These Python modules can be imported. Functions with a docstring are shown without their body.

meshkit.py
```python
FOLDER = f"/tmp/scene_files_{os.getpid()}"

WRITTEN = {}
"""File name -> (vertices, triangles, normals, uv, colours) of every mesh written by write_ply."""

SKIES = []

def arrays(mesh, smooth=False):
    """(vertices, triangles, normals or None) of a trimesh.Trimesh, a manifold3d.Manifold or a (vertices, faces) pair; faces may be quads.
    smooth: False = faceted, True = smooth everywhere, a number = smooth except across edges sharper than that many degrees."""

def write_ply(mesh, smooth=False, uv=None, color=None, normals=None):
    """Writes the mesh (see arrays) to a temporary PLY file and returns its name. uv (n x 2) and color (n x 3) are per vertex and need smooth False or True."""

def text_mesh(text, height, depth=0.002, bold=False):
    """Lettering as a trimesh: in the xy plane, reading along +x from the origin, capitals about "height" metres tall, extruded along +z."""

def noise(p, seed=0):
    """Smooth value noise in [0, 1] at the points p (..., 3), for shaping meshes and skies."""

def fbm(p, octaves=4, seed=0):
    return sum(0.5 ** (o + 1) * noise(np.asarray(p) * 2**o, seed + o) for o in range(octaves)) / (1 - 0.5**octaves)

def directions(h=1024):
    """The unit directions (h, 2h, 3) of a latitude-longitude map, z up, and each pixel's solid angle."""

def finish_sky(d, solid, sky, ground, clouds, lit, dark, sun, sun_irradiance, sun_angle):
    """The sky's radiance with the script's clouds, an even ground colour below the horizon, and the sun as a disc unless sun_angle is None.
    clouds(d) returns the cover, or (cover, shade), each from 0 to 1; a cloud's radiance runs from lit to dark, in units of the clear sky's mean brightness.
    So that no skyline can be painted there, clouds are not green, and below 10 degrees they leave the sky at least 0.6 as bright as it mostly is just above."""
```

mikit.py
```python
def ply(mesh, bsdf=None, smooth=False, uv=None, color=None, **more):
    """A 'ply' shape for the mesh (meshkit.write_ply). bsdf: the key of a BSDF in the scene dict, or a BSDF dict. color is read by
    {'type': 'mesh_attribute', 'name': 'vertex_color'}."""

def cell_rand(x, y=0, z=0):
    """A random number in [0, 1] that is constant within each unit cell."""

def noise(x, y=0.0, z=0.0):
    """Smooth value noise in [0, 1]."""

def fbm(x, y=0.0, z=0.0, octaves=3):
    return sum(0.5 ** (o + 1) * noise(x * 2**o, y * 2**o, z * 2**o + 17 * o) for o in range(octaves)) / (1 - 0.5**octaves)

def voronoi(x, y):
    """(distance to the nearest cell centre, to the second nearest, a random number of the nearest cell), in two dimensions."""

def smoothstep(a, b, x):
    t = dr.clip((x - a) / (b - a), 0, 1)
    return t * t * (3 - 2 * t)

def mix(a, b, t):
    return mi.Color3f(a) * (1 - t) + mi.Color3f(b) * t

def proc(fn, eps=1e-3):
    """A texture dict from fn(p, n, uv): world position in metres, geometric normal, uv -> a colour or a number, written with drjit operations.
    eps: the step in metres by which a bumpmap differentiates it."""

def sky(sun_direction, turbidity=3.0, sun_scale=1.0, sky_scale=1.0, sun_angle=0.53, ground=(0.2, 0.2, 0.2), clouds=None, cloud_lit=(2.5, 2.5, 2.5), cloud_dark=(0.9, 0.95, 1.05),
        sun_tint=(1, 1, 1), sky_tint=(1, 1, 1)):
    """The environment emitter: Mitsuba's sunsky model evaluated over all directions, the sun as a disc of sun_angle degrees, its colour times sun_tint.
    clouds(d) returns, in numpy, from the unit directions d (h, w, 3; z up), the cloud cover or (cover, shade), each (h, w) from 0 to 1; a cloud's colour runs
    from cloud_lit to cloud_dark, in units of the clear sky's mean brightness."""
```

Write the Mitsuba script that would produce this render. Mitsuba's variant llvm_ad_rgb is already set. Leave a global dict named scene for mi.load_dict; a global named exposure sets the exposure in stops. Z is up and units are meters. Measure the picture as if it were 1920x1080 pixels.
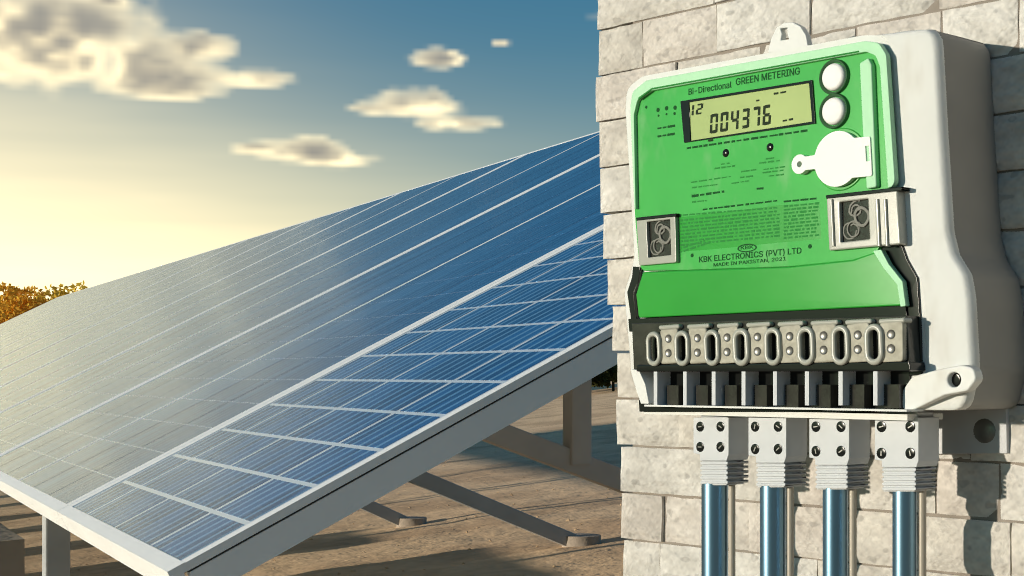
import math, random
import numpy as np, trimesh, shapely, drjit as dr, mitsuba as mi, mikit, meshkit
from shapely.geometry import Polygon, Point, LineString, box as sbox
from mikit import noise, fbm, smoothstep, mix, cell_rand

T = mi.ScalarTransform4f
scene, labels = {'type': 'scene'}, {}
rng = random.Random(7)
nrg = np.random.default_rng(7)

# ------------------------------------------------------------------ camera, light, exposure
H = 1.0                       # height of the eye above the ground under the array
FL = 3000 / 1920              # focal length in picture widths
scene['camera'] = {'type': 'perspective', 'fov_axis': 'x', 'fov': math.degrees(2 * math.atan(0.5 / FL)), 'near_clip': 0.05, 'far_clip': 3000.0,
                   'principal_point_offset_y': -0.15, 'to_world': T().look_at(origin=[0, 0, H], target=[0, 1, H], up=[0, 0, 1])}
SUN_AZ, SUN_EL = -109.0, 5.8   # degrees from straight ahead (right positive), above the horizon
sun = [math.sin(math.radians(SUN_AZ)) * math.cos(math.radians(SUN_EL)), math.cos(math.radians(SUN_AZ)) * math.cos(math.radians(SUN_EL)), math.sin(math.radians(SUN_EL))]

# cumulus: azimuth, elevation, half width, half height, all in degrees
CLOUDS = [(-15.6, 11.2, 3.8, 1.75), (-18.2, 11.9, 2.6, 1.9), (-13.2, 10.5, 3.0, 1.05), (-12.4, 9.95, 2.4, .6), (-11.0, 11.35, 1.3, .6), (-9.3, 10.3, 1.7, .45), (-20.5, 11., 3., 1.6),
          (-3.2, 9.5, 1.9, .6), (-2.0, 8.9, 1.5, .35), (-5.0, 9.35, .9, .22), (-2.8, 11.1, .9, .36), (-7.4, 7.85, 2.0, .5), (-6.0, 7.6, 1.3, .38), (-9.1, 7.9, .9, .22),
          (-14.2, 12.8, .6, .16), (-.4, 11.65, .4, .18), (4.5, 12.6, 1.6, .4), (-24., 9., 3.5, 1.0), (14., 10., 3., .8), (24., 13., 4., 1.2), (-38., 14., 5., 1.4), (42., 8., 5., .9)]


def clouds(d):
    az, el = np.degrees(np.arctan2(d[..., 0], d[..., 1])), np.degrees(np.arcsin(np.clip(d[..., 2], -1, 1)))
    q = np.stack([az * .75, el * 1.2, 0 * az], -1)
    wob = meshkit.fbm(q * .75, 3, 3) - .5
    fine = meshkit.fbm(q * 1.7 + 31, 2, 5) - .5
    acc, ups = np.zeros(az.shape), np.zeros(az.shape)
    for a, e, ra, re in CLOUDS:
        y = (el - e) / re
        y = np.where(y < 0, y * 1.35, y)
        g = np.exp(4 * np.maximum(1 - ((az - a) / ra) ** 2 - y ** 2, -6))
        acc += g
        ups += g * y
    best, up = np.log(acc + 1e-9) / 4, ups / (acc + 1e-9)
    # scattered cumulus over the rest of the sky
    far = meshkit.fbm(np.stack([d[..., 0] / (d[..., 2] + .12), d[..., 1] / (d[..., 2] + .12), 0 * az], -1) * 1.1, 5, 11)
    rest = (far - .62) * 7 - 4 * np.clip((21 - el) / 8, 0, 1)
    val = np.maximum(best + wob * 1.7 + fine * .75, rest)
    thick = np.clip(val + .28, 0, None)
    cov = 1 - np.exp(-1.5 * thick ** 1.6)
    body = np.clip((best + .35 * wob - .1) / .9, 0, 1)
    shade = 1 - np.exp(-2.7 * body * np.clip(.50 + .50 * up + 1.5 * wob + 1.5 * fine, 0, None))
    shade = np.where(rest > best, np.clip(rest * .5, 0, .6), shade)
    # a low bank of bright evening haze, highest where the sky glows ahead on the left
    glow = np.exp(-((az + 24) / 16) ** 2)
    veil = np.exp(-(np.maximum(el, 0) / (4.5 + 4.4 * glow)) ** 1.55) * (.13 + .87 * np.exp(-((az + 24) / 50) ** 2))
    veil = np.clip(veil * (1 + .22 * (meshkit.fbm(np.stack([az * .12, el * 1.3, 0 * az], -1), 4, 9) - .5)), 0, 1)
    cov *= .80 + .12 * body
    total = 1 - (1 - cov) * (1 - veil)
    return total, np.where(total > 0, cov * shade / np.maximum(total, 1e-6), 0)


scene['sky'] = mikit.sky(sun, turbidity=3.0, sun_scale=1.85, sky_scale=.98, sun_angle=1.2, ground=(.25, .2, .15), clouds=clouds,
                         cloud_lit=(16.2, 13.2, 7.6), cloud_dark=(2.0, 1.95, 1.85), sun_tint=(.74, 1.38, 6.0), sky_tint=(.28, .84, 1.40))
exposure = 2.08

# ------------------------------------------------------------------ helpers
def number(key):
    if key not in used:
        used.add(key)
        return key
    i = 1
    while f'{key}_{i:03d}' in used:
        i += 1
    used.add(f'{key}_{i:03d}')
    return f'{key}_{i:03d}'


used = set()


def thing(name, label, category, group=None):
    key = number(name)
    labels[key] = {'label': label, 'category': category}
    if group:
        labels[key]['group'] = group
    return key


def add(name, mesh, mat, parent=None, smooth=40, kind=None, label=None, **more):
    key = number(f'{parent}__{name}' if parent else name)
    scene[key] = mesh if isinstance(mesh, dict) else mikit.ply(mesh, mat, smooth=smooth, **more)
    extra = {k: v for k, v in (('kind', kind), ('label', label)) if v}
    if extra:
        labels[key] = {**labels.get(key, {}), **extra}
    return key


def cat(ms):
    return trimesh.util.concatenate(ms)


def rep(name, d, m, parent):
    key = number(f'{parent}__{name}')
    scene[key] = {**d, 'to_world': T(m.tolist())}
    return key


def frame(o, x, y, z):
    m = np.eye(4)
    m[:3, 0], m[:3, 1], m[:3, 2], m[:3, 3] = x, y, z, o
    return m


def bsdf(key, d, sides=True):
    scene[key] = {'type': 'twosided', 'b': d} if sides else d
    return key


def rgb(*c):
    return {'type': 'rgb', 'value': list(c)}


def bumped(d, fn, scale, eps=1e-3):
    return {'type': 'bumpmap', 'arbitrary': mikit.proc(fn, eps), 'scale': scale, 'inner': d}


def beam(a, b, w, h, up=(0, 0, 1), bevel=.12):
    """A bar of box section with softened edges from a to b."""
    a, b = np.asarray(a, float), np.asarray(b, float)
    z = (b - a) / np.linalg.norm(b - a)
    x = np.cross(up, z)
    x /= np.linalg.norm(x)
    y = np.cross(z, x)
    p = sbox(-w / 2, -h / 2, w / 2, h / 2).buffer(-bevel * min(w, h)).buffer(bevel * min(w, h), quad_segs=2)
    m = trimesh.creation.extrude_polygon(p, np.linalg.norm(b - a), engine='earcut')
    m.apply_transform(frame(a, x, y, z))
    return m


# ------------------------------------------------------------------ materials
def principled(key, color, rough=.5, metal=0., spec=.5, bump=None, **more):
    d = {'type': 'principled', 'base_color': mikit.proc(color) if callable(color) else rgb(*color), 'roughness': rough, 'metallic': metal, 'specular': spec, **more}
    return bsdf(key, bumped(d, *bump) if bump else d)


def grain(s, a=1.0):
    return lambda p, n, uv: fbm(p.x * s, p.y * s, p.z * s, 3) * a


# ------------------------------------------------------------------ the ground
def ground_z(x, y):
    x, y = np.asarray(x, float), np.asarray(y, float)
    g = 1.7 * np.tanh(.115 * x / 1.7)
    r = np.exp(-(np.hypot(x, y - 8) / 30) ** 2)
    q = np.stack([x * .9, y * .9, 0 * x], -1)
    return g + r * (.05 * (meshkit.fbm(q, 4, 2) - .5) + .016 * (meshkit.fbm(q * 6, 3, 4) - .5))


def soil(p, n, uv):
    a = fbm(p.x * 1.3, p.y * 1.3, 0, 4)
    b = fbm(p.x * 14, p.y * 14, 3, 3)
    c = mix([.60, .43, .27], [.46, .32, .20], smoothstep(.35, .7, a))
    return mi.Color3f(c) * (.84 + .32 * b)


def soil_relief(p, n, uv):
    return fbm(p.x * 9, p.y * 9, 0, 4) + .35 * fbm(p.x * 45, p.y * 45, 0, 2)


bsdf('soil_mat', bumped({'type': 'principled', 'base_color': mikit.proc(soil), 'roughness': .9, 'specular': .2}, soil_relief, .012, 2e-3))


def axis(lo, hi, near_lo, near_hi, step):
    core = np.arange(near_lo, near_hi + step / 2, step)
    out = lambda e, s: e + s * np.cumsum(step * 1.22 ** np.arange(1, 60))
    l = out(near_lo, -1.)
    r = out(near_hi, 1.)
    return np.concatenate([[lo], l[l > lo][::-1], core, r[r < hi], [hi]])


gx, gy = axis(-900, 900, -5, 4, .09), axis(-300, 1500, 4, 22, .09)
X, Y = np.meshgrid(gx, gy)
v = np.stack([X, Y, ground_z(X, Y)], -1).reshape(-1, 3)
i = np.arange(len(gy) - 1)[:, None] * len(gx) + np.arange(len(gx) - 1)[None]
f = np.stack([i, i + 1, i + 1 + len(gx), i + len(gx)], -1).reshape(-1, 4)
add('ground', (v, f), 'soil_mat', smooth=True, kind='structure')
labels['ground']['label'] = 'bare tan earth under and around the solar panels'

pebbles = []
for k in range(380):
    y = 5 + 17 * nrg.random() ** 1.3
    x = nrg.uniform(-.36, .12) * y
    m = trimesh.creation.icosphere(subdivisions=1, radius=nrg.uniform(.004, .015) * nrg.uniform(.6, 1.3))
    m.vertices *= nrg.uniform(.6, 1.2, 3) * [1, 1, .6]
    m.vertices += nrg.normal(0, .002, m.vertices.shape)
    m.apply_translation([x, y, float(ground_z(x, y)) + .002])
    pebbles.append(m)
add('pebbles', cat(pebbles), 'soil_mat', smooth=50, kind='stuff')
labels['pebbles'].update(label='small tan pebbles strewn over the bare earth', category='pebbles')

# ------------------------------------------------------------------ the solar array
# s runs along the low edge away from us, t runs up the slope, N is the face normal
D0 = 2.5
SD = np.array([-1323., 3000, 0])
SD /= np.linalg.norm(SD)
HD = np.array([SD[1], -SD[0], 0])
TILT = .466
TD = HD * math.cos(TILT) + np.array([0, 0, math.sin(TILT)])
N = np.cross(TD, SD)
P0 = np.array([-.215 * D0, D0, H - .1243 * D0])
PANEL = frame(P0, SD, TD, -N)          # (s, t, down) : right handed
PANEL[:3, 2] = np.cross(SD, TD)
DOWN = float(np.sign(PANEL[:3, 2] @ -N))  # +1 when local z points down
TLEN = 1.29 * D0
FRH = .05                              # frame height


def stripes(p, n, uv):
    x = (p.x - P0[0]) * SD[0] + (p.y - P0[1]) * SD[1]
    y = (p.x - P0[0]) * TD[0] + (p.y - P0[1]) * TD[1] + (p.z - P0[2]) * TD[2]
    return x, y


def cell_colour(p, n, uv):
    x, y = stripes(p, n, uv)
    w = fbm(x * 3.0, y * 1.2, 0, 3)
    u = x / .043 + (w - .5) * 1.3
    k = dr.abs(u - dr.floor(u) - .5) * 2
    line = smoothstep(.55, .88, k)
    tone = fbm(x * 22, y * 7, 2, 3)
    base = mix([.004, .030, .115], [.010, .085, .27], smoothstep(.3, .7, tone))
    return mix(base, [.17, .36, .58], line * .8)


def far_colour(p, n, uv):
    x, y = stripes(p, n, uv)
    a = fbm(x * 16, y * 1.6, 5, 4)
    u = x / .043
    k = smoothstep(.5, .95, dr.abs(u - dr.floor(u) - .5) * 2)
    return mix(mix([.006, .045, .15], [.020, .105, .27], smoothstep(.3, .7, a)), [.12, .26, .42], .28 * k)


def glass_relief(p, n, uv):
    x, y = stripes(p, n, uv)
    return fbm(x * 20, y * 6, 0, 2) + .15 * fbm(x * 70, y * 20, 4, 2)


def coat(key, col):
    d = {'type': 'roughplastic', 'diffuse_reflectance': mikit.proc(col) if callable(col) else rgb(*col), 'alpha': .04, 'int_ior': 1.78, 'nonlinear': False, 'specular_reflectance': rgb(.88, .95, 1.0)}
    return bsdf(key, bumped(d, glass_relief, .00011, 1e-3))


coat('cell_mat', cell_colour)
coat('far_cell_mat', far_colour)
coat('backsheet_mat', (.72, .78, .82))
principled('aluminium_mat', lambda p, n, uv: mix([.86, .86, .84], [.78, .78, .76], fbm(p.x * 9, p.y * 9, p.z * 9, 3)), .42, .1, .6)
principled('groove_mat', (.05, .05, .05), .6)
principled('steel_mat', lambda p, n, uv: mix([.46, .465, .46], [.33, .335, .335], fbm(p.x * 7, p.y * 7, p.z * 7, 4)), .55, .1, .4, bump=(grain(60), .002))
principled('concrete_mat', lambda p, n, uv: mix([.40, .34, .28], [.28, .23, .18], fbm(p.x * 6, p.y * 6, p.z * 6, 4)), .9, 0., .2, bump=(grain(25), .006))


def pbox(s0, s1, t0, t1, up0, up1):
    """A box on the array, up measured out of its face."""
    m = trimesh.creation.box([s1 - s0, t1 - t0, up1 - up0])
    m.apply_translation([(s0 + s1) / 2, (t0 + t1) / 2, (up0 + up1) / 2 * -DOWN])
    if DOWN > 0:
        pass
    m.apply_transform(PANEL)
    return m


ordinals = ['nearest', 'second', 'third', 'fourth', 'fifth', 'sixth', 'seventh', 'eighth', 'ninth', 'tenth', 'eleventh', 'twelfth', 'thirteenth', 'fourteenth']
edges = [0, .484 * D0]
while edges[-1] < 21.3:
    edges.append(edges[-1] + .754 * D0)
PITCH = (TLEN - .05) / 25
ROWS = [.028 + k * PITCH for k in range(26)]
for k, (a, b) in enumerate(zip(edges, edges[1:])):
    if k == 0:
        lab = 'nearest solar panel of the row, its blue striped cells crisp at the front corner'
    else:
        lab = f'{ordinals[k]} solar panel of the row counting from the front corner'
    pan = thing('solar_panel', lab, 'solar panel', 'solar panels joined in one tilted row')
    g = .0015
    lip = .022
    # rails: low, high, two along the slope
    add('frame_rail', cat([pbox(a + g, b - g, 0, lip + .008, -.012, .0022), pbox(a + g, b - g, .003, lip, -FRH, -.012)]), 'aluminium_mat', pan)
    add('frame_rail', cat([pbox(a + g, b - g, TLEN - lip, TLEN, -FRH, .0015)]), 'aluminium_mat', pan)
    wide = .03 if k == 0 else .040
    for side, (s0, s1) in enumerate(((a + g, a + wide), (b - .040, b - g))):
        parts = [pbox(s0, s1, lip + .008, TLEN - lip, -.0125 if k == 0 and side == 0 else -.010, .0012)]
        if k == 0 and side == 0:
            parts += [pbox(s0 + .002, s1, lip + .008, TLEN - lip, -FRH - .012, -.0165)]
            add('groove', pbox(s0 + .006, s1 - .002, lip + .008, TLEN - lip, -.0165, -.0125), 'groove_mat', pan)
        else:
            parts += [pbox(s0 + .002, s1 - .002, lip + .008, TLEN - lip, -FRH, -.010)]
        add('frame_rail', cat(parts), 'aluminium_mat', pan)
    add('backsheet', pbox(a + .028, b - .036, .02, TLEN - .02, -.012, -.0006), 'backsheet_mat', pan)
    if k == 0:
        cols = [a + .036, a + .115 * D0, a + .257 * D0, a + .388 * D0, b - .046]
    else:
        mid = (a + b) / 2
        half = (mid - a - .060) / 3
        add('middle_strip', pbox(mid - .011, mid + .011, lip + .010, TLEN - lip - .001, -.004, .0006), 'aluminium_mat', pan)
        cols = [a + .046 + j * half for j in range(4)] + [mid + .014 + j * half for j in range(4)]
    gap, cells = (.0055 if k == 0 else .0013), []
    for c0, c1 in zip(cols, cols[1:]):
        if c1 - c0 < .05:
            continue
        sg = .010 if k == 0 else .003
        mesh0 = pbox(c0 + sg, c1 - sg, gap, PITCH - gap, -.0006, .0001)
        if k <= 2:
            proto = mikit.ply(mesh0, 'cell_mat' if k == 0 else 'far_cell_mat')
            for r in ROWS[:-1]:
                m = np.eye(4)
                m[:3, 3] = TD * r
                rep('cell', proto, m, pan)
        else:
            for r in ROWS[:-1]:
                mm = mesh0.copy()
                mm.apply_translation(TD * r)
                cells.append(mm)
    if cells:
        add('cells', cat(cells), 'far_cell_mat', pan, kind='stuff')

# supports
def under(d, s, drop=0.0):
    """The point under the array at horizontal distance d up the slope and s along the row, 'drop' below its face."""
    return P0 + HD * d + SD * s + np.array([0, 0, d * math.tan(TILT) - drop])


def ground_at(d, s):
    q = P0 + HD * d + SD * s
    return np.array([q[0], q[1], float(ground_z(q[0], q[1]))])


FRAMES = [2.81 + 2.76 * k for k in range(8)]
for k, s in enumerate(FRAMES):
    lab = ['dark steel support with an upright post and a sloping brace, nearest under the raised side', 'dark steel support whose sloping brace reaches the ground left of the brick pier'][k] if k < 2 else f'{ordinals[k]} dark steel support under the row, counting from the brick pier'
    sup = thing('panel_support', lab, 'support', 'steel supports under the solar panels')
    foot = ground_at(3.47, s)
    top = under(.98, s, .11)
    add('brace', beam(top, foot + (foot - top) * .02, .055, .085), 'steel_mat', sup)
    # upright between the brace and the beam
    u = (2.09 - .98) / (3.47 - .98)
    node = top + (foot - top) * u
    cap = under(2.09, s, .12)
    add('post', cat([beam(node, [node[0], node[1], cap[2]], .085, .085, up=(HD[0], HD[1], 0))]), 'steel_mat', sup)
    add('top_beam', beam(under(.12, s, .09), under(2.75, s, .09), .05, .05), 'steel_mat', sup)
    g0 = ground_at(.22, s)
    add('short_post', beam(g0, [g0[0], g0[1], under(.22, s, .09)[2]], .08, .08, up=(HD[0], HD[1], 0)), 'steel_mat', sup)
    if k >= 1:  # added blocks, sized to throw wide shadow bands across the ground
        m = trimesh.creation.box([.45, [1, 1.7, 1.3, 1.0, .9, .8, .8, .8][k], .82])
        m = m.subdivide().subdivide()
        m.vertices += (meshkit.noise(m.vertices * 9, k)[:, None] - .5) * .03
        m.apply_transform(frame(g0 + np.array([0, 0, .16]) - HD * .1, HD, SD, [0, 0, 1]))
        add('added_shadow_block', m, 'concrete_mat', sup, smooth=40)
    m = trimesh.creation.cylinder(.11, .07, sections=20)
    m.apply_translation(foot + [0, 0, .02])
    add('foot_pad', m, 'concrete_mat', sup, smooth=30)
for d, w in ((.55, 'lower'), (2.25, 'upper')):
    pr = add('support_rail', beam(under(d, -.0 + .25, .075), under(d, edges[-1], .075), .05, .045), 'steel_mat')
    labels[pr] = {'label': f'long dark steel rail running under the {w} half of the panel row', 'category': 'rail'}

# ------------------------------------------------------------------ the brick pier
E1 = np.array([2720., -3000, 0])
E1 /= np.linalg.norm(E1)
E3 = np.array([0, 0, 1.])
EN = np.cross(E1, E3)
DF = 1.5
FP = np.array([.235 * DF, DF, H])
METER = frame(FP, E1, E3, EN)         # local (u right, v up, w out of the front)
WALLW = -.100


def uv(px, py, w):
    """Local (u, v) of the front plane pushed out by w, from where it stands in a picture 1920 wide (measuring aid)."""
    d = np.array([(px - 960) / 3000, 1, (702 - py) / 3000])
    o = FP + EN * w - [0, 0, H]
    q = d * (o @ EN) / (d @ EN) - o
    return np.array([q @ E1, q @ E3 + 0.0])


def poly(pts, w, r=0.0):
    p = Polygon([uv(x, y, w) for x, y in pts])
    if r:
        p = p.buffer(-r).buffer(2 * r).buffer(-r)
    return p


def loc(m):
    m = m.copy()
    m.apply_transform(METER)
    return m


def rounded(gm, w0, w1, b):
    """Plate of outline gm from w0 to w1, its front edge rounded with radius b."""
    rings = []
    for r in [gm.exterior, *gm.interiors]:
        q = np.array(r.coords)[:-1]
        d = np.roll(q, -1, 0) - q
        q = q[np.linalg.norm(d, axis=1) > 2e-5]
        if (len(rings) == 0) != shapely.LinearRing(q).is_ccw:
            q = q[::-1]
        d = np.roll(q, -1, 0) - q
        d /= np.linalg.norm(d, axis=1, keepdims=True)
        nn = np.stack([-d[:, 1], d[:, 0]], -1)          # into the material
        n0 = np.roll(nn, 1, 0)
        m = (nn + n0) / np.maximum(1 + (nn * n0).sum(1, keepdims=True), .5)
        rings.append((q, m))
    steps = [(0, w0), (0, w1 - b)] + [(b * (1 - math.cos(t)), w1 - b + b * math.sin(t)) for t in (.52, 1.05, 1.5708)] if b else [(0, w0), (0, w1)]
    cap = Polygon(rings[0][0] + rings[0][1] * steps[-1][0], [q + m * steps[-1][0] for q, m in rings[1:]])
    if not cap.is_valid:
        raise ValueError
    vs, fs, base = [], [], 0
    for q, m in rings:
        k, j = len(q), np.arange(len(q))
        for inset, w in steps:
            vs.append(np.column_stack([q + m * inset, np.full(k, w)]))
        for t in range(len(steps) - 1):
            A, B = base + t * k, base + (t + 1) * k
            fs += [np.stack([A + j, A + (j + 1) % k, B + (j + 1) % k], -1), np.stack([A + j, B + (j + 1) % k, B + j], -1)]
        base += k * len(steps)
    cv, cf = trimesh.creation.triangulate_polygon(cap, engine='earcut')
    c3 = np.column_stack([cv, np.full(len(cv), w1)])
    t0 = c3[cf[0]]
    if np.cross(t0[1] - t0[0], t0[2] - t0[0])[2] < 0:
        cf = cf[:, ::-1]
    m = trimesh.Trimesh(np.vstack(vs + [c3]), np.vstack(fs + [cf + base]), process=False)
    m.merge_vertices(digits_vertex=7)
    return m


def prism(p, w0, w1, b=.0012):
    """Flat plate with a rounded front edge."""
    ms = []
    for gm in getattr(p, 'geoms', [p]):
        if gm.is_empty or gm.area < 1e-8:
            continue
        gm = gm.simplify(3e-5)
        bb = min(b, (w1 - w0) * .9)
        for r in (bb, bb * .5, bb * .25, 0):
            try:
                ms.append(rounded(gm, w0, w1, r))
                break
            except ValueError:
                continue
    return loc(cat(ms))


def ring_tube(path, r, w, sides=10):
    """A closed round bead of radius r along the closed outline path, standing at height w."""
    q = np.array([path.interpolate(t, normalized=True).coords[0] for t in np.linspace(0, 1, 44, endpoint=False)])
    d = np.roll(q, -1, 0) - np.roll(q, 1, 0)
    d /= np.linalg.norm(d, axis=1, keepdims=True)
    o = np.stack([d[:, 1], -d[:, 0]], -1)
    a = np.arange(sides) * 2 * math.pi / sides
    v = np.concatenate([q[:, None] + o[:, None] * (r * np.cos(a))[None, :, None], np.broadcast_to(w + r * np.sin(a)[None, :, None], (len(q), sides, 1))], -1).reshape(-1, 3)
    i, j = np.meshgrid(np.arange(len(q)), np.arange(sides), indexing='ij')
    nx, ny = (i + 1) % len(q), (j + 1) % sides
    f4 = np.stack([i * sides + j, nx * sides + j, nx * sides + ny, i * sides + ny], -1).reshape(-1, 4)
    m = trimesh.Trimesh(v, np.vstack([f4[:, [0, 1, 2]], f4[:, [0, 2, 3]]]), process=False)
    if m.volume < 0:
        m.invert()
    return loc(m)


def lbox(u0, u1, v0, v1, w0, w1):
    m = trimesh.creation.box([u1 - u0, v1 - v0, w1 - w0])
    m.apply_translation([(u0 + u1) / 2, (v0 + v1) / 2, (w0 + w1) / 2])
    return loc(m)


def brick_colour(lo, hi):
    def fn(p, n, uv_):
        a = fbm(p.x * 30, p.y * 30, p.z * 38, 4)
        b = fbm(p.x * 190, p.y * 190, p.z * 190, 2)
        pit = smoothstep(.66, .78, fbm(p.x * 95, p.y * 95, p.z * 95, 2))
        stain = smoothstep(.52, .78, fbm(p.x * 9, p.y * 9, p.z * 5 + 3, 4))
        return mix(lo, hi, smoothstep(.25, .75, a)) * (1 - .17 * stain) * (.82 + .36 * b) * (1 - .22 * pit)
    return fn


def brick_relief(p, n, uv_):
    return fbm(p.x * 60, p.y * 60, p.z * 60, 3) + .6 * fbm(p.x * 260, p.y * 260, p.z * 260, 2)


TONES = [((.50, .475, .43), (.62, .595, .55)), ((.48, .45, .405), (.60, .57, .515)), ((.52, .50, .46), (.64, .62, .58)), ((.50, .46, .415), (.61, .57, .52))]
for k, (lo, hi) in enumerate(TONES):
    bsdf(f'brick_mat_{k}', bumped({'type': 'principled', 'base_color': mikit.proc(brick_colour(lo, hi)), 'roughness': .88, 'specular': .25}, brick_relief, .0035, 6e-4))
principled('mortar_mat', lambda p, n, uv_: mix([.22, .19, .16], [.32, .28, .24], fbm(p.x * 70, p.y * 70, p.z * 70, 3)), .95, 0, .1)

pier = thing('brick_pier', 'pale rough brick pier with thin dark joints carrying the electricity meter', 'pier')
course = [uv(1140, 1008 - 87 * k, WALLW)[1] for k in range(-13, 15)]
zlow = float(ground_z(FP[0], FP[1]))
PIER_T, RIGHT = .24, .52
LEFT_PX = lambda y: float(np.interp(y, [0, 160, 250, 420, 500, 600, 700, 790, 880, 960, 3000], [1113, 1114, 1119, 1122, 1127, 1140, 1150, 1150, 1159, 1162, 1166]))
HEADS = {}
def px_course(k):
    return 1008 - 87 * (k - 13)
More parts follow.
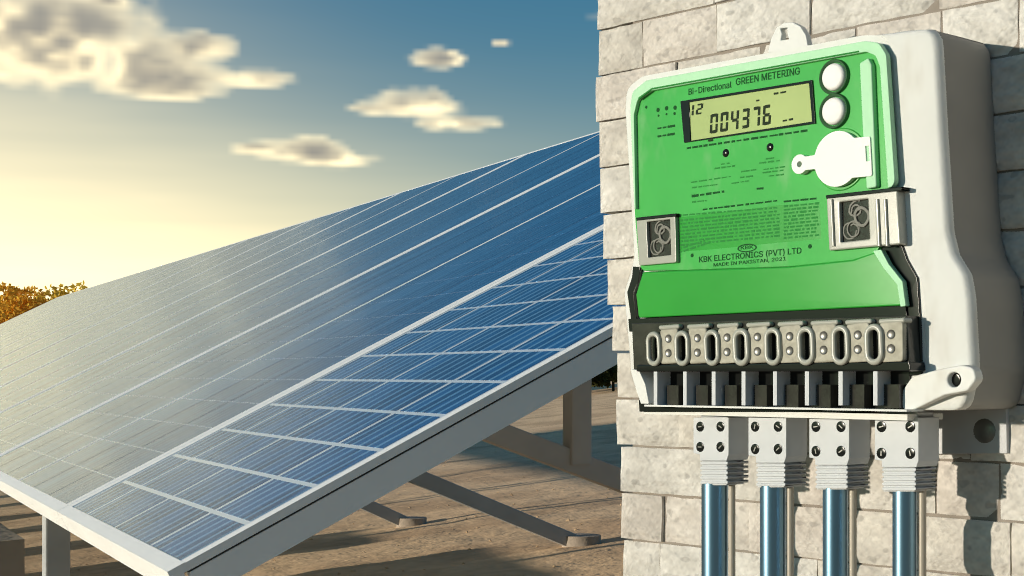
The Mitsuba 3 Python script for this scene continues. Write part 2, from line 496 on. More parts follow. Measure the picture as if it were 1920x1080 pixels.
# head joints seen in the photograph, by course (picture x)
HEADS[23] = [1200, 1340, 1515, 1750]
HEADS[24] = [1336, 1605, 1830]
HEADS[22] = [1265, 1420, 1600, 1760, 1905]
HEADS[14] = [1318, 1480, 1600, 1750, 1868]
HEADS[13] = [1240, 1400, 1560, 1720, 1893]
core_left = 0
for k in range(len(course) - 1):
    v0, v1 = course[k], course[k + 1]
    if v1 + H < zlow - .02:
        continue
    yp = px_course(k) - 43
    left = uv(LEFT_PX(yp), yp, WALLW)[0] + rng.uniform(-.002, .002)
    core_left = min(core_left, left)
    if k in HEADS:
        cuts = [uv(x, px_course(k), WALLW)[0] for x in HEADS[k]]
    else:
        cuts, u = [], left + rng.uniform(.055, .13)
        while u < RIGHT - .05:
            cuts.append(u)
            u += rng.uniform(.15, .23)
    while cuts[-1] < RIGHT - .16:
        cuts.append(cuts[-1] + rng.uniform(.105, .145))
    xs = [left] + cuts + [RIGHT]
    for u0, u1 in zip(xs, xs[1:]):
        g = .0012
        L, Hh, Dp = u1 - u0 - 2 * g, v1 - v0 - 2 * g + rng.uniform(-.001, .0006), .10
        nx, nz = max(4, int(L / .016)), 4
        # front face grid bent back round all its edges
        A, B = np.meshgrid(np.linspace(-1, 1, nx + 3), np.linspace(-1, 1, nz + 3))
        r = .0042
        PX, PZ = A * L / 2, B * Hh / 2
        seed = rng.randrange(10 ** 6)
        ex, ez = np.clip((np.abs(PX) - (L / 2 - r)) / r, 0, 1), np.clip((np.abs(PZ) - (Hh / 2 - r)) / r, 0, 1)
        e = np.clip(np.hypot(ex, ez), 0, 1)
        Wd = -r * (1 - np.sqrt(1 - .96 * e ** 2))
        pts = np.stack([PX, PZ, Wd], -1)
        rough = meshkit.fbm(np.stack([PX * 45, PZ * 45, 0 * PX + seed % 97], -1), 3, seed % 11) - .5
        pts[..., 2] += rough * .004
        pts[..., 0] += (meshkit.noise(np.stack([PX * 60, PZ * 60, 0 * PX + 5 + seed % 89], -1)) - .5) * .0014
        pts[..., 1] += (meshkit.noise(np.stack([PX * 60, PZ * 60, 0 * PX + 9 + seed % 83], -1)) - .5) * .0014
        n1, n0 = pts.shape[1], pts.shape[0]
        vv = pts.reshape(-1, 3)
        idx = np.arange(n0 * n1).reshape(n0, n1)
        ring = np.concatenate([idx[0, :], idx[1:, -1], idx[-1, -2::-1], idx[-2:0:-1, 0]])
        back = vv[ring].copy()
        back[:, 2] = -Dp
        q = np.stack([idx[:-1, :-1], idx[:-1, 1:], idx[1:, 1:], idx[1:, :-1]], -1).reshape(-1, 4)
        b0 = len(vv) + np.arange(len(ring))
        sk = np.stack([ring, b0, np.roll(b0, -1), np.roll(ring, -1)], -1)
        vv = np.vstack([vv, back]) + [(u0 + u1) / 2, (v0 + v1) / 2, WALLW + rng.uniform(-.0025, .0015)]
        tri = np.vstack([q[:, [0, 1, 2]], q[:, [0, 2, 3]], sk[:, [0, 1, 2]], sk[:, [0, 2, 3]]])
        m = trimesh.Trimesh(vv, tri, process=False)
        add('brick', loc(m), f'brick_mat_{rng.randrange(4)}', pier, smooth=50)
top_v = course[-1]
add('core', cat([lbox(uv(1180, 900, WALLW)[0], RIGHT - .004, zlow - H - .1, top_v - .003, WALLW - PIER_T, WALLW - .006)]), 'mortar_mat', pier)

# ------------------------------------------------------------------ the meter
def plastic(key, c, alpha=.4, bump=None, ior=1.38):
    d = {'type': 'roughplastic', 'diffuse_reflectance': mikit.proc(c) if callable(c) else rgb(*c), 'alpha': alpha, 'int_ior': ior, 'nonlinear': False}
    return bsdf(key, bumped(d, *bump) if bump else d)


plastic('white_plastic', lambda p, n, u: mix(mix([.87, .89, .86], [.83, .85, .82], fbm(p.x * 22, p.y * 22, p.z * 22, 3)), [.62, .58, .50], .55 * smoothstep(.56, .86, fbm(p.x * 38, p.y * 38, p.z * 11, 4))), .45, (grain(420), .0003))
plastic('green_plate', lambda p, n, u: mix(mix([.072, .44, .092], [.056, .36, .074], fbm(p.x * 14, p.y * 14, p.z * 14, 3)), [.26, .46, .24], .35 * smoothstep(.55, .85, fbm(p.x * 55, p.y * 55, p.z * 20, 4))), .052, None, 1.45)
plastic('green_door', lambda p, n, u: mix([.034, .34, .043], [.026, .28, .035], fbm(p.x * 14, p.y * 14, p.z * 14, 3)), .062, None, 1.48)
plastic('pale_green', (.40, .74, .46), .3)
plastic('lcd_mat', lambda p, n, u: mix([.43, .53, .22], [.33, .42, .17], fbm(p.x * 12, p.y * 12, p.z * 12, 2)), .04, None, 1.4)
plastic('lcd_ink', (.020, .035, .016), .5, None, 1.2)
plastic('print_ink', (.008, .085, .02), .5, None, 1.2)
plastic('fine_ink', (.03, .25, .05), .5, None, 1.2)
plastic('black_plastic', (.010, .011, .010), .04, None, 1.4)
plastic('smoke_plastic', lambda p, n, u: mix([.016, .016, .014], [.05, .048, .04], fbm(p.x * 60, p.y * 60, p.z * 60, 3)), .04, None, 1.45)
plastic('button_white', (.84, .84, .83), .3)
plastic('clear_grey', (.36, .37, .325), .08, None, 1.45)
plastic('ring_mat', (.05, .14, .06), .3)
plastic('wire_mat', (.16, .165, .14), .3)
plastic('case_shaded', lambda p, n, u: mix([.34, .34, .32], [.29, .29, .275], fbm(p.x * 22, p.y * 22, p.z * 22, 3)), .45)  # shade on the side of the rear case, painted into its colour
plastic('grey_plastic', lambda p, n, u: mix([.68, .71, .735], [.58, .61, .635], fbm(p.x * 40, p.y * 40, p.z * 40, 3)), .4, (grain(300), .0003))
principled('terminal_metal', lambda p, n, u: mix([.46, .45, .37], [.24, .23, .18], fbm(p.x * 140, p.y * 140, p.z * 140, 3)), .6, .05, .3, bump=(grain(160), .0006))
principled('screw_metal', (.16, .16, .15), .35, .7, .5)
principled('plate_metal', lambda p, n, u: mix([.52, .53, .54], [.42, .43, .44], fbm(p.x * 30, p.y * 30, p.z * 30, 3)), .6, .15, .4)
principled('pipe_metal', lambda p, n, u: mix([.20, .34, .46], [.15, .28, .40], fbm(p.x * 60, p.y * 60, p.z * 6, 3)), .33, 1., .6)
principled('rod_mat', (.36, .32, .26), .4, .1, .5)

mt = thing('electricity_meter', 'green and white electricity meter with a digital display, fixed to the pale brick pier', 'electricity meter')

# housing: front outline bevelled outwards on its right side, then straight back to the wall
O1 = poly([(1176, 602), (1171, 548), (1184, 508), (1190, 480), (1173, 205), (1176, 165), (1205, 143), (1620, 66), (1655, 66), (1672, 90), (1681, 260), (1692, 440), (1702, 482), (1724, 518), (1731, 560), (1738, 692), (1722, 768), (1206, 770), (1184, 702)], 0, .013)
ring = np.array(O1.exterior.coords)[:-1]
if not O1.exterior.is_ccw:
    ring = ring[::-1]
ls = LineString(np.vstack([ring, ring[:1]]))
ring = np.array([ls.interpolate(t, normalized=True).coords[0] for t in np.linspace(0, 1, 240, endpoint=False)])
umid = uv(1640, 400, 0)[0]
wR = np.clip((ring[:, 0] - umid) / .012, 0, 1)
wR = wR * wR * (3 - 2 * wR)
BW = .045
prof = [(0, 0), (.06, .0002), (.5, -.0032), (.86, -.0058), (.95, -.0078), (1.0, -.0130), (1.0, -.0165), (.975, -.0167), (.975, -.06), (.96, WALLW + .001)]
rows = []
for a, w in prof:
    r2 = ring.copy()
    r2[:, 0] += wR * BW * a
    r2[:, 1] += (ring[:, 1] > uv(1400, 140, 0)[1]) * .003 * a * wR
    rows.append(np.column_stack([r2, np.full(len(r2), w)]))
vv = np.vstack(rows)
n = len(ring)
j = np.arange(n)
def band(r0, r1):
    fc = np.vstack([np.stack([r * n + j, (r + 1) * n + j, (r + 1) * n + (j + 1) % n, r * n + (j + 1) % n], -1) for r in range(r0, r1)])[:, ::-1]
    return trimesh.Trimesh(vv, np.vstack([fc[:, [0, 1, 2]], fc[:, [0, 2, 3]]]), process=False)


cv, cf = trimesh.creation.triangulate_polygon(Polygon(ring), engine='earcut')
cap = trimesh.Trimesh(np.column_stack([cv, np.zeros(len(cv))]), cf, process=False)
if cap.face_normals[0][2] < 0:
    cap.invert()
add('housing', loc(cat([band(0, 6), cap])), 'white_plastic', mt, smooth=28)
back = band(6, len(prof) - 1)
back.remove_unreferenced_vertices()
add('back_case', loc(back), 'case_shaded', mt, smooth=28, label='rear case of the meter, its side shade painted in as grey')
# hanging lug at the top
lug = poly([(1441, 100), (1448, 72), (1458, 52), (1472, 43), (1488, 42), (1503, 50), (1513, 66), (1518, 92)], -.03, .002)
hole = poly([(1465, 54), (1478, 52), (1478, 63), (1481, 74), (1466, 76), (1468, 64)], -.03)
lg = add('hanging_lug', prism(lug.difference(hole), -.036, -.028, .001), 'white_plastic', mt, smooth=30, label='white lug with a keyhole at the top')
# mounting ear, lower right
ear = poly([(1692, 768), (1697, 730), (1714, 706), (1745, 697), (1775, 690), (1808, 684), (1830, 690), (1835, 712), (1818, 733), (1775, 741), (1732, 762), (1712, 771)], .004, .007)
ehole = Point(uv(1793, 712, .004)).buffer(.0066)
add('mounting_ear', prism(ear.difference(ehole), -.004, .008, .002), 'white_plastic', mt, smooth=30, label='white ear with a screw hole, lower right')
add('ear_hole_shade', prism(Point(uv(1793, 712, -.002)).buffer(.0064), -.004, .001, .001), 'black_plastic', mt)  # black disc painted in for the dark inside of the ear hole

# black gap down the right side and under the door
gapp = poly([(1662, 356), (1684, 350), (1690, 452), (1702, 486), (1722, 522), (1727, 600), (1730, 702), (1700, 706), (1698, 570), (1670, 510), (1655, 470)], .001, .001)
add('side_gap', prism(gapp, -.001, .0025, .0008), 'black_plastic', mt)
add('lower_gap', prism(poly([(1180, 598), (1700, 572), (1704, 612), (1182, 622)], .003), -.001, .005, .0005), 'black_plastic', mt)
add('left_gap', prism(poly([(1189, 500), (1203, 500), (1199, 530), (1190, 550), (1196, 604), (1186, 604), (1178, 548), (1187, 520)], .003), -.001, .005, .0005), 'black_plastic', mt)

# the green face
UP = [(1182, 200), (1186, 172), (1212, 151), (1622, 77), (1648, 80), (1662, 102), (1679, 353), (1642, 358), (1650, 472), (1600, 488), (1480, 500), (1270, 507), (1203, 508), (1197, 490), (1190, 405)]
face = poly(UP, .006, .009)
fp = add('face_plate', prism(face, -.001, .006, .001), 'green_plate', mt, smooth=30)
inner = poly([(1189, 215), (1196, 186), (1220, 170), (1624, 97), (1642, 104), (1650, 125), (1665, 350), (1666, 520), (1195, 560)], .010, .008)
rim = poly(UP[:7] + [(1650, 357), (1197, 409), (1190, 405)], .010, .009).difference(inner).difference(poly([(1150, 395), (1800, 340), (1800, 700), (1150, 700)], .010))
add('cover_rim', prism(rim, .004, .0105, .0025), 'pale_green', mt, smooth=35, label='pale green clear rim round the face')
strip = poly([(1611, 118), (1628, 108), (1634, 122), (1643, 351), (1624, 354), (1617, 250)], .0115, .002)
add('rim_strip', prism(strip, .004, .0115, .003), 'pale_green', mt, smooth=40)
line = poly([(1197, 183), (1222, 165), (1610, 95), (1610, 98), (1222, 168), (1197, 187)], .011)
add('rim_line', prism(line, .010, .0112, 0), 'fine_ink', mt)
door = poly([(1205, 510), (1270, 507), (1480, 500), (1600, 487), (1650, 469), (1662, 495), (1688, 530), (1692, 573), (1197, 596), (1192, 552)], .009, .003)
add('lower_door', prism(door, -.001, .009, .003), 'green_door', mt, smooth=40, label='glossy darker green door below the face')
drim = poly([(1636, 470), (1652, 468), (1666, 495), (1692, 528), (1698, 574), (1688, 575), (1682, 534), (1656, 502)], .0105, .001)
add('door_rim', prism(drim, .004, .0105, .002), 'pale_green', mt, smooth=35)

# display
dw = .0065
add('display_frame', prism(poly([(1277, 190), (1524, 150), (1530, 232), (1284, 268)], dw, .0006).difference(poly([(1293, 192), (1518, 156), (1524, 228), (1296, 264)], dw)), .004, .0078, .0006), 'black_plastic', mt)
add('display', prism(poly([(1288, 190), (1522, 152), (1527, 230), (1290, 266)], dw), .004, .0066, 0), 'lcd_mat', mt, label='yellow green display reading 004376')


def place_flat(m2, a, b, w, cap_h):
    """Flat lettering (x along, y up, unit = capital height) set on the face so that its baseline runs from picture point a to b."""
    A, B = uv(*a, w), uv(*b, w)
    ang = math.atan2(B[1] - A[1], B[0] - A[0])
    lo, hi = m2.bounds[0], m2.bounds[1]
    m2 = m2.copy()
    m2.apply_translation([-lo[0], 0, 0])
    m2.apply_scale([np.linalg.norm(B - A) / (hi[0] - lo[0]), cap_h, 1])
    m2.apply_transform(trimesh.transformations.rotation_matrix(ang, [0, 0, 1]))
    m2.apply_translation([A[0], A[1], w])
    return loc(m2)


SEG = {'0': 'abcdef', '4': 'fgbc', '3': 'abgcd', '7': 'abc', '6': 'acdefg', '1': 'bc', '2': 'abged'}


def digit(ch, x0, wdt, t=.16):
    sh = {'a': (t * .6, 1 - t, wdt - t * .6, 1), 'g': (t * .6, .5 - t / 2, wdt - t * .6, .5 + t / 2), 'd': (t * .6, 0, wdt - t * .6, t), 'f': (0, .54, t, .97), 'b': (wdt - t, .54, wdt, .97), 'e': (0, .03, t, .46), 'c': (wdt - t, .03, wdt, .46)}
    return [sbox(*sh[s]) for s in SEG[ch]]


def digits(txt, step=.72, wdt=.54):
    ms = []
    for k, ch in enumerate(txt):
        for b in digit(ch, 0, wdt):
            m = trimesh.creation.extrude_polygon(b, .0003, engine='earcut')
            m.apply_translation([k * step, 0, 0])
            ms.append(m)
    m = cat(ms)
    m.vertices[:, 0] += m.vertices[:, 1] * .07
    return m


add('display_digits', place_flat(digits('004376'), (1331, 251), (1446, 233), .0066, .0200), 'lcd_ink', mt, label='dark segment digits 004376')
add('display_digits', place_flat(digits('12'), (1297, 217), (1319, 213), .0066, .0110), 'lcd_ink', mt, label='small segment digits 12')


def text(txt, a, b, w, cap_h, mat, name='lettering', bold=True, label=None):
    m = meshkit.text_mesh(txt, 1.0, .0003, bold)
    add(name, place_flat(m, a, b, w, cap_h), mat, mt, label=label)


fw = .0060
text('Bi-Directional', (1291, 178), (1372, 164), fw, .0062, 'print_ink', label='printed heading above the display')
text('GREEN METERING', (1380, 160), (1500, 139), fw, .0068, 'print_ink')
text('KBK ELECTRONICS (PVT) LTD', (1311, 492), (1503, 475), fw, .0058, 'print_ink', label='maker name printed near the foot of the face')
text('MADE IN PAKISTAN, 2021', (1338, 500), (1474, 488), fw, .0034, 'print_ink')
oc = uv(1401, 465, fw)
oval = shapely.affinity.scale(Point(*oc).buffer(1), .0125, .0042)
ring_o = oval.difference(shapely.affinity.scale(Point(*oc).buffer(1), .0108, .0031))
add('logo_oval', prism(ring_o, fw - .0005, fw + .0004, 0), 'print_ink', mt, label='oval printed emblem')
text('KBK', (1389, 468), (1413, 466), fw, .0035, 'print_ink')


def dashes(rows, mat, name, seed, t=.0016, word=(.004, .011)):
    """Rows of print too small to read: little bars, word by word."""
    r = random.Random(seed)
    ms = []
    for (xa, ya, xb, yb) in rows:
        A, B = uv(xa, ya, fw), uv(xb, yb, fw)
        L = np.linalg.norm(B - A)
        d = (B - A) / L
        x = 0
        while x < L - .002:
            wl = min(r.uniform(*word), L - x)
            m = trimesh.creation.box([wl, t * r.uniform(.7, 1.1), .0003])
            m.apply_translation([x + wl / 2, 0, 0])
            m.apply_transform(trimesh.transformations.rotation_matrix(math.atan2(d[1], d[0]), [0, 0, 1]))
            m.apply_translation([A[0], A[1], fw + .0002])
            ms.append(loc(m))
            x += wl + r.uniform(.0012, .003)
    add(name, cat(ms), mat, mt, kind='stuff')


dashes([(1288, 278, 1518, 244)], 'print_ink', 'small_print', 3, .0022)
fw = .0066
dashes([(1451, 176, 1474, 172), (1468, 227, 1487, 223), (1328, 264, 1340, 262), (1418, 189, 1424, 188)], 'lcd_ink', 'display_mark', 13, .0022)
fw = .0060
dashes([(1233, 241, 1270, 235), (1233, 256, 1270, 250)], 'print_ink', 'small_print', 4, .0024)
dashes([(1296, 342, 1370, 331), (1298, 352, 1345, 346), (1390, 322, 1418, 318), (1388, 333, 1412, 330), (1432, 318, 1475, 312), (1442, 330, 1470, 327), (1372, 344, 1404, 339), (1430, 324, 1470, 319)], 'fine_ink', 'small_print', 5, .0014)
dashes([(1297, 368, 1358, 359), (1419, 354, 1432, 353)], 'print_ink', 'small_print', 6, .0026)
dashes([(1298, 379, 1325, 376), (1340, 316, 1378, 311), (1352, 308, 1368, 306), (1424, 306, 1462, 301), (1436, 298, 1452, 296)], 'fine_ink', 'small_print', 8, .0017)
dashes([(1318, 393, 1460, 376), (1470, 378, 1532, 372)], 'print_ink', 'small_print', 7, .0020)
tab = []
for k in range(11):
    y = 402 + k * 6.6
    xa = 1272 if k < 8 else 1275
    xb = 1462 if k < 9 else 1330
    tab.append((xa, y + (5 if k else 2), xb, y - 13))
    if k < 10:
        tab.append((1470, y - 15, 1536, y - 21))
dashes(tab, 'fine_ink', 'data_table', 9, .0021, (.002, .008))
add('table_tint', prism(poly([(1270, 408), (1460, 385), (1536, 380), (1540, 448), (1460, 455), (1330, 468), (1275, 472)], fw), fw - .001, fw + .0001, 0), 'green_door', mt)
# dots
dots = [(1212, 201, .0016), (1234, 206, .0023), (1250, 203, .0023), (1266, 202, .0023), (1235, 217, .0012), (1250, 214, .0012), (1265, 213, .0016), (1298, 479, .0020), (1519, 462, .0022)]
for x, y, r in dots:
    add('printed_dot', prism(Point(uv(x, y, fw)).buffer(r, 6), fw - .0005, fw + .0004, 0), 'print_ink', mt)
for x, y in ((1361, 287), (1444, 276)):
    m = trimesh.creation.revolve(np.array([[0, .0012], [.0030, .0010], [.0042, .0000], [.0046, -.002]]), sections=20)
    c = uv(x, y, fw)
    m.apply_translation([c[0], c[1], fw + .0004])
    add('indicator_lamp', loc(m), 'black_plastic', mt, smooth=40)


# buttons
def turned(profile, c, w, sections=36):
    m = trimesh.creation.revolve(np.array(profile), sections=sections)
    if m.volume < 0:
        m.invert()
    m.apply_translation([c[0], c[1], w])
    return loc(m)


for x, y in ((1562, 144), (1562, 208)):
    c = uv(x, y, .009)
    add('button_ring', turned([(.0138, -.003), (.0172, -.003), (.0170, .0015), (.0162, .0024), (.0148, .0016), (.0138, -.001)], c, .007), 'ring_mat', mt, smooth=40)
    add('button', turned([(0, .0042), (.0100, .0040), (.0122, .0030), (.0132, .0010), (.0134, -.003)], c, .007), 'button_white', mt, smooth=50)
# optical port cover with its two tabs
pc = uv(1570, 298, .012)
disc = Point(pc).buffer(.0265, 24)
tab_l = LineString([pc, uv(1500, 308, .012)]).buffer(.0066)
eye = Point(uv(1500, 308, .012)).buffer(.0095, 12)
tab_r = poly([(1570, 262), (1632, 256), (1636, 330), (1570, 336)], .012, .002)
cov = disc.union(tab_l).union(eye).union(tab_r).buffer(-.002).buffer(.004).buffer(-.002)
slot = poly([(1623, 274), (1630, 273), (1632, 302), (1625, 303)], .012)
cov = cov.difference(Point(uv(1500, 308, .012)).buffer(.0030, 8)).difference(slot)
add('port_cover', prism(cov, .004, .013, .003), 'button_white', mt, smooth=40, label='white round port cover with a tab')
add('port_seat', prism(disc.buffer(.0035), .004, .0075, .001), 'green_door', mt, smooth=30)


# seal windows
def window(quad, inner_q, name, w):
    o, i2 = poly(quad, w, .002), poly(inner_q, w, .001)
    key = add(name, prism(o.difference(i2), -.001, w, .0015), 'clear_grey', mt, smooth=30)
    add('pane', prism(i2.buffer(.0004), -.001, w - .004, 0), 'smoke_plastic', key)
    mid = np.array(i2.centroid.coords[0])
    r = random.Random(name)
    ms = []
    for k in range(4):
        q = mid + [r.uniform(-.006, .006), r.uniform(-.012, .012)]
        path, ang = [q], r.uniform(0, 6.28)
        for t in range(18):
            ang += r.uniform(.15, .75) * (1 if k % 2 else -1)
            q = q + np.array([math.cos(ang), math.sin(ang)]) * .0030
            path.append(q)
        p3 = LineString(path).buffer(.0009 + .0006 * (k == 0)).intersection(i2)
        if not p3.is_empty:
            ms.append(prism(p3, w - .005, w - .0022 - .0004 * k, .0005))
    add('seal_wire', cat(ms), 'wire_mat', key, smooth=30)
    return key


window([(1193, 412), (1266, 405), (1268, 492), (1198, 498)], [(1212, 416), (1256, 411), (1258, 478), (1215, 483)], 'seal_window', .011)
wk = window([(1549, 370), (1682, 357), (1688, 458), (1554, 470)], [(1574, 379), (1627, 373), (1630, 448), (1576, 454)], 'seal_window', .012)
add('window_cap', prism(poly([(1548, 366), (1690, 350), (1690, 357), (1549, 373)], .0125), -.001, .0125, .0005), 'black_plastic', mt)
add('window_cap', prism(poly([(1192, 408), (1267, 400), (1268, 406), (1193, 414)], .0115), -.001, .0115, .0005), 'black_plastic', mt)
for x0, x1 in ((1556, 1560), (1640, 1646), (1656, 1661)):
    add('window_rib', prism(poly([(x0, 374), (x1, 373), (x1 + 4, 462), (x0 + 4, 462)], .014), .010, .0145, .001), 'clear_grey', mt, smooth=30)

# terminal block
TW = .026
add('terminal_block', prism(poly([(1184, 606), (1700, 592), (1706, 692), (1188, 694)], TW - .006), .001, TW - .006, .001), 'smoke_plastic', mt, smooth=30)
slots = [1227, 1280, 1336, 1391, 1450, 1512, 1577, 1640, 1700]
for k in range(8):
    x0, x1 = slots[k] + 10, slots[k + 1] - 10 if k < 7 else 1692
    dy = -(x0 - 1240) * .028
    t = add('terminal', prism(poly([(x0 + rng.uniform(-2, 2), 617 + dy + rng.uniform(-2, 2)), (x1 + rng.uniform(-2, 2), 615 + dy + rng.uniform(-2, 2)), (x1 + 1, 681 + dy * .3), (x0 + 1, 683 + dy * .3)], TW, .003), TW - .010, TW, .002), 'terminal_metal', mt, smooth=40)
    xm = (x0 + x1) / 2
    for yy in (635, 662):
        add('screw', turned([(0, .0003), (.0028, .0003), (.0042, .0010), (.0048, -.001)], uv(xm, yy + dy * .7, TW), TW, 14), 'screw_metal', t, smooth=30)
    # moulded loop round each slot
    xs = slots[k]
    st = LineString([uv(xs, 640 + dy, TW), uv(xs + 1, 668 + dy * .4, TW)])
    add('slot_loop', ring_tube(st.buffer(.0078, 8).exterior, rng.uniform(.0028, .0034), TW + .0008), 'clear_grey', mt, smooth=True)
    add('slot', prism(st.buffer(.0052, 8), TW - .012, TW - .0055, 0), 'black_plastic', mt)
    add('bead', prism(LineString([uv(x0, 614 + dy, TW), uv(x1, 612 + dy, TW)]).buffer(.0024), TW - .012, TW, .002), 'clear_grey', mt, smooth=40)
add('smoke_band', prism(poly([(1192, 684), (1704, 678), (1706, 696), (1192, 697)], TW, .002), .001, TW - .001, .001), 'black_plastic', mt, smooth=30)
# lower chamber: dark back, dividers, sill
add('chamber_back', prism(poly([(1196, 686), (1706, 686), (1706, 772), (1200, 772)], .002), -.001, .003, 0), 'black_plastic', mt)
for x in (1229, 1284, 1338, 1394, 1453, 1513, 1576, 1641):
    a, b = uv(x, 692, .024), uv(x, 760, .024)
    add('divider', lbox(a[0] - .0024, a[0] + .0024, b[1], a[1], .001, .024), 'grey_plastic', mt)
    c = uv(x + 40, 735, .012)
    add('clamp', loc(trimesh.creation.box([.016, .022, .012], transform=trimesh.transformations.translation_matrix([c[0] - .004, c[1] - .004, .008]))), 'smoke_plastic', mt)
a, b = uv(1208, 757, .025), uv(1700, 772, .025)
add('sill', lbox(a[0], b[0], b[1], a[1] - .001, -.002, .025), 'white_plastic', mt)
cheek = poly([(1184, 692), (1200, 694), (1212, 720), (1219, 757), (1204, 757), (1196, 735)], .022, .001)
add('cheek', prism(cheek, .001, .024, .002), 'white_plastic', mt, smooth=30)
add('soffit', lbox(uv(1206, 770, 0)[0], uv(1700, 770, 0)[0], uv(1400, 781, 0)[1], uv(1400, 770.5, 0)[1], -.06, -.001), 'white_plastic', mt)

# steel plate on the wall behind the lower right corner
bp = thing('backing_plate', 'grey metal plate with a dark bolt, on the bricks below the meter right corner', 'plate')
pl = poly([(1690, 660), (1884, 655), (1888, 850), (1694, 852)], -.0945, .001)
add('sheet', prism(pl, WALLW - .002, -.0945, .001), 'plate_metal', bp, smooth=30)
add('bolt', turned([(0, .0022), (.008, .0020), (.0118, .0005), (.012, -.002)], uv(1846, 808, -.0945), -.0945, 20), 'screw_metal', bp, smooth=30)

# connectors and pipes
CW = -.012
CON = [(1300, 1366, 1315, 1362, 1340), (1403, 1474, 1420, 1470, 1449), (1517, 1592, 1531, 1587, 1566), (1640, 1722, 1656, 1715, 1696)]
where = ['leftmost', 'second', 'third', 'rightmost']
for k, (x0, x1, n0, n1, xp) in enumerate(CON):
    con = thing('cable_connector', f'{where[k]} of the four pale grey connector blocks under the meter' + (', second from left' if k == 1 else ', third from left' if k == 2 else ''), 'connector', 'connector blocks under the meter')
    yb = 856 + 4 * k
    blk = poly([(x0, 783), (x1, 783), (x1, yb - 4), (x1 - 4, yb + 8), (n0 - 3, yb + 8), (n0 - 3, yb - 4), (x0, yb - 6)], CW, .0008)
    b = add('block', prism(blk, CW - .034, CW, .0012), 'grey_plastic', con, smooth=30)
    add('neck', prism(poly([(x0 + 14, 768), (x1 - 2, 768), (x1 - 2, 784), (x0 + 14, 784)], CW - .004), CW - .03, CW - .004, .001), 'grey_plastic', con)
    for xx in (x0 + 13, x1 - 15):
        for yy in (800, yb - 18):
            sc = add('screw', turned([(0, .0005), (.0046, .0005), (.0053, .0002), (.0054, -.001)], uv(xx, yy, CW), CW + .0003, 18), 'black_plastic', con, smooth=30)
            c = uv(xx, yy, CW)
            sl = trimesh.creation.box([.0050, .0010, .0006])
            sl.apply_transform(trimesh.transformations.rotation_matrix(rng.uniform(0, 3), [0, 0, 1]))
            sl.apply_translation([c[0], c[1], CW + .0007])
            add('screw_slot', loc(sl), 'screw_metal', sc)
    # ribbed collar
    y0, y1 = yb + 8, yb + 54
    col = poly([(n0, y0), (n1, y0), (n1, y1), (n0, y1)], CW - .003)
    add('collar', prism(col, CW - .031, CW - .003, .001), 'grey_plastic', con)
    for r in range(5):
        ya = y0 + 2 + r * 9.0
        rb = poly([(n0 - 2, ya), (n1 + 2, ya), (n1 + 2, ya + 5.2), (n0 - 2, ya + 5.2)], CW)
        add('rib', prism(rb, CW - .034, CW, .0004), 'grey_plastic', con)
    pp = thing('conduit_pipe', f'{where[k]} shiny blue grey metal pipe running down from its connector' + ('' if k in (0, 3) else f', {where[k]} from left'), 'pipe', 'metal pipes below the meter')
    pw = CW - .015
    c, rad = uv(xp, y1 + 30, pw), (uv(xp + 19, y1, pw)[0] - uv(xp - 19, y1, pw)[0]) / 2
    top, bot = uv(xp, y1 - 6, pw)[1], zlow - H - .05
    def tube(cu, cw, r, v1, v0, sec=32):
        m = trimesh.creation.cylinder(r, v1 - v0, sections=sec)
        m.apply_transform(trimesh.transformations.rotation_matrix(math.pi / 2, [1, 0, 0]))
        m.apply_translation([cu, (v0 + v1) / 2, cw])
        return loc(m)
    add('pipe', tube(c[0], pw, rad, top, bot), 'pipe_metal', pp, smooth=40)
    add('rod', tube(c[0] + rad + .0046, pw - .006, .0036, top, bot, 16), 'rod_mat', pp, smooth=40)

# ------------------------------------------------------------------ trees
def leaf_mat(key, c, t):
    scene[key] = {'type': 'principledthin', 'base_color': mikit.proc(lambda p, n, u, c=c: mi.Color3f(c) * (.6 + .8 * fbm(p.x * .9, p.y * .9, p.z * .9, 3))), 'roughness': .7, 'diff_trans': t, 'spec_trans': 0.0}
    return key


leaf_mat('leaf_gold', (.86, .60, .09), 1.2)
leaf_mat('leaf_orange', (.82, .48, .07), 1.2)
leaf_mat('leaf_dark', (.07, .07, .025), .6)
principled('bark_mat', lambda p, n, u: mix([.10, .07, .04], [.05, .035, .02], fbm(p.x * 8, p.y * 8, p.z * 2, 3)), .9, 0, .2)


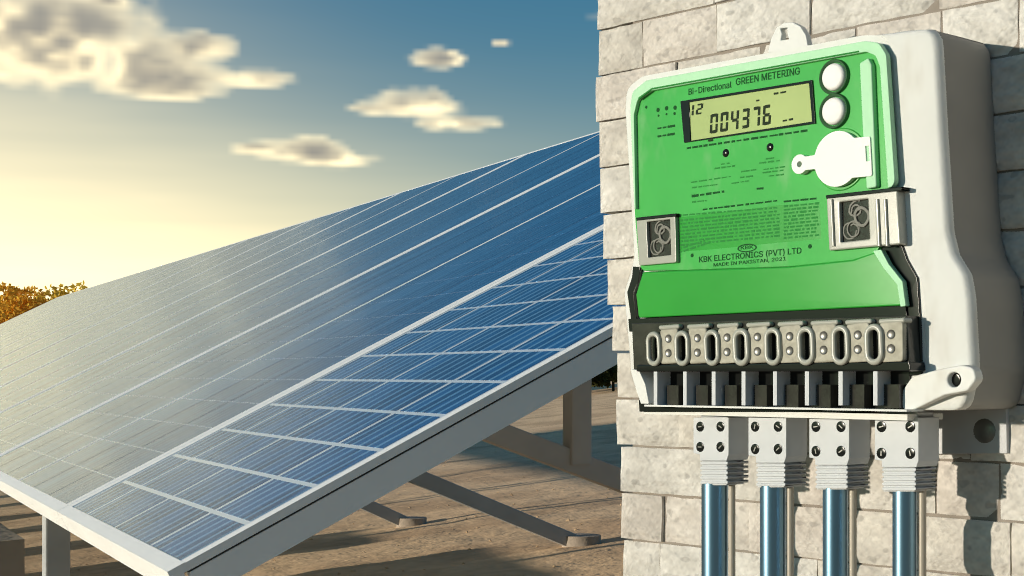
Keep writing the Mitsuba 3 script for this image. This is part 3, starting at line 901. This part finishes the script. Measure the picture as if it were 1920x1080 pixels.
def tree(x, y, h, rad, mat, label, seed, leaf=.11, count=5200, group=None):
    r = np.random.default_rng(seed)
    z0 = float(ground_z(x, y)) - .05
    t = thing('tree', label, 'tree', group)
    limbs, tips = [], []
    trunk_h = h * .45
    limbs.append(trimesh.creation.cylinder(h * .028, segment=[[0, 0, 0], [0, 0, trunk_h]], sections=10))
    for k in range(9):
        a, e = r.uniform(0, 6.28), r.uniform(.35, 1.25)
        b = np.array([0, 0, r.uniform(.22, .45) * h])
        L = r.uniform(.28, .5) * h
        tip = b + L * np.array([math.cos(a) * math.cos(e) * rad / h * 2.2, math.sin(a) * math.cos(e) * rad / h * 2.2, math.sin(e)])
        limbs.append(trimesh.creation.cylinder(h * .011, segment=[b, tip], sections=6))
        tips.append(tip)
    m = cat(limbs)
    m.apply_translation([x, y, z0])
    add('trunk', m, 'bark_mat', t, smooth=40)
    centres = [c + r.normal(0, .10, 3) * h for c in tips for _ in range(4)] + [np.array([r.normal(0, rad * .45), r.normal(0, rad * .45), h * r.uniform(.35, .97)]) for _ in range(16)]
    centres = np.array(centres)
    centres[:, 2] = np.clip(centres[:, 2], h * .14, h * .96)
    size = r.uniform(.06, .14, len(centres)) * h
    w = r.integers(0, len(centres), count)
    d = r.normal(0, 1, (count, 3))
    d /= np.linalg.norm(d, axis=1, keepdims=True)
    c = centres[w] + d * (size[w] * r.uniform(.5, 1.1, count))[:, None] * [1, 1, .75]
    a = r.normal(0, 1, (count, 3))
    a /= np.linalg.norm(a, axis=1, keepdims=True)
    b = np.cross(a, r.normal(0, 1, (count, 3)))
    b /= np.linalg.norm(b, axis=1, keepdims=True)
    s = leaf * r.uniform(.6, 1.4, (count, 1))
    quad = np.stack([c - a * s, c + b * s * .55, c + a * s, c - b * s * .55], 1).reshape(-1, 3) + [x, y, z0]
    fcs = np.arange(4 * count).reshape(-1, 4)
    add('crown', (quad, fcs), mat, t)


def far_tree(px, Y, top_px, rad, mat, label, seed, group, **kw):
    x = (px - 960) / 3000 * Y
    h = (702 - top_px) / 3000 * Y + H - float(ground_z(x, Y))
    tree(x, Y, h, rad, mat, label, seed, group=group, **kw)


gl = [(-120, 62, 520, 'leaf_gold'), (-45, 58, 545, 'leaf_orange'), (10, 64, 535, 'leaf_gold'), (40, 60, 522, 'leaf_orange'), (82, 63, 552, 'leaf_gold'), (112, 66, 546, 'leaf_orange'), (137, 60, 528, 'leaf_gold'), (185, 64, 560, 'leaf_orange'), (240, 61, 575, 'leaf_gold')]
names = ['out of the picture on the left', 'half cut by the left edge of the picture', 'first golden tree inside the left edge', 'taller orange tree with a small peak near the left edge', 'low golden tree in the dip of the line', 'low orange tree right of the dip', 'golden tree with a raised tuft where the line meets the panels', 'orange tree hidden low behind the panels', 'golden tree hidden low behind the panels']
for k, (px, Y, tp, mat) in enumerate(gl):
    far_tree(px, Y, tp + 14, 1.5 + .25 * (k % 3), mat, names[k] + (', tree of the far autumn line' if k < 2 else ''), 40 + k, 'autumn trees on the far left')
for k, (px, Y, tp) in enumerate([(1000, 60, 640), (1060, 55, 655), (1105, 62, 650), (1150, 57, 640), (1200, 60, 650), (1260, 64, 640)]):
    far_tree(px, Y, tp, 2.0, 'leaf_dark', f'dark tree seen under the raised end of the panels, {ordinals[k] if k else "first"} from left', 80 + k, 'dark trees behind the panel row', leaf=.16)
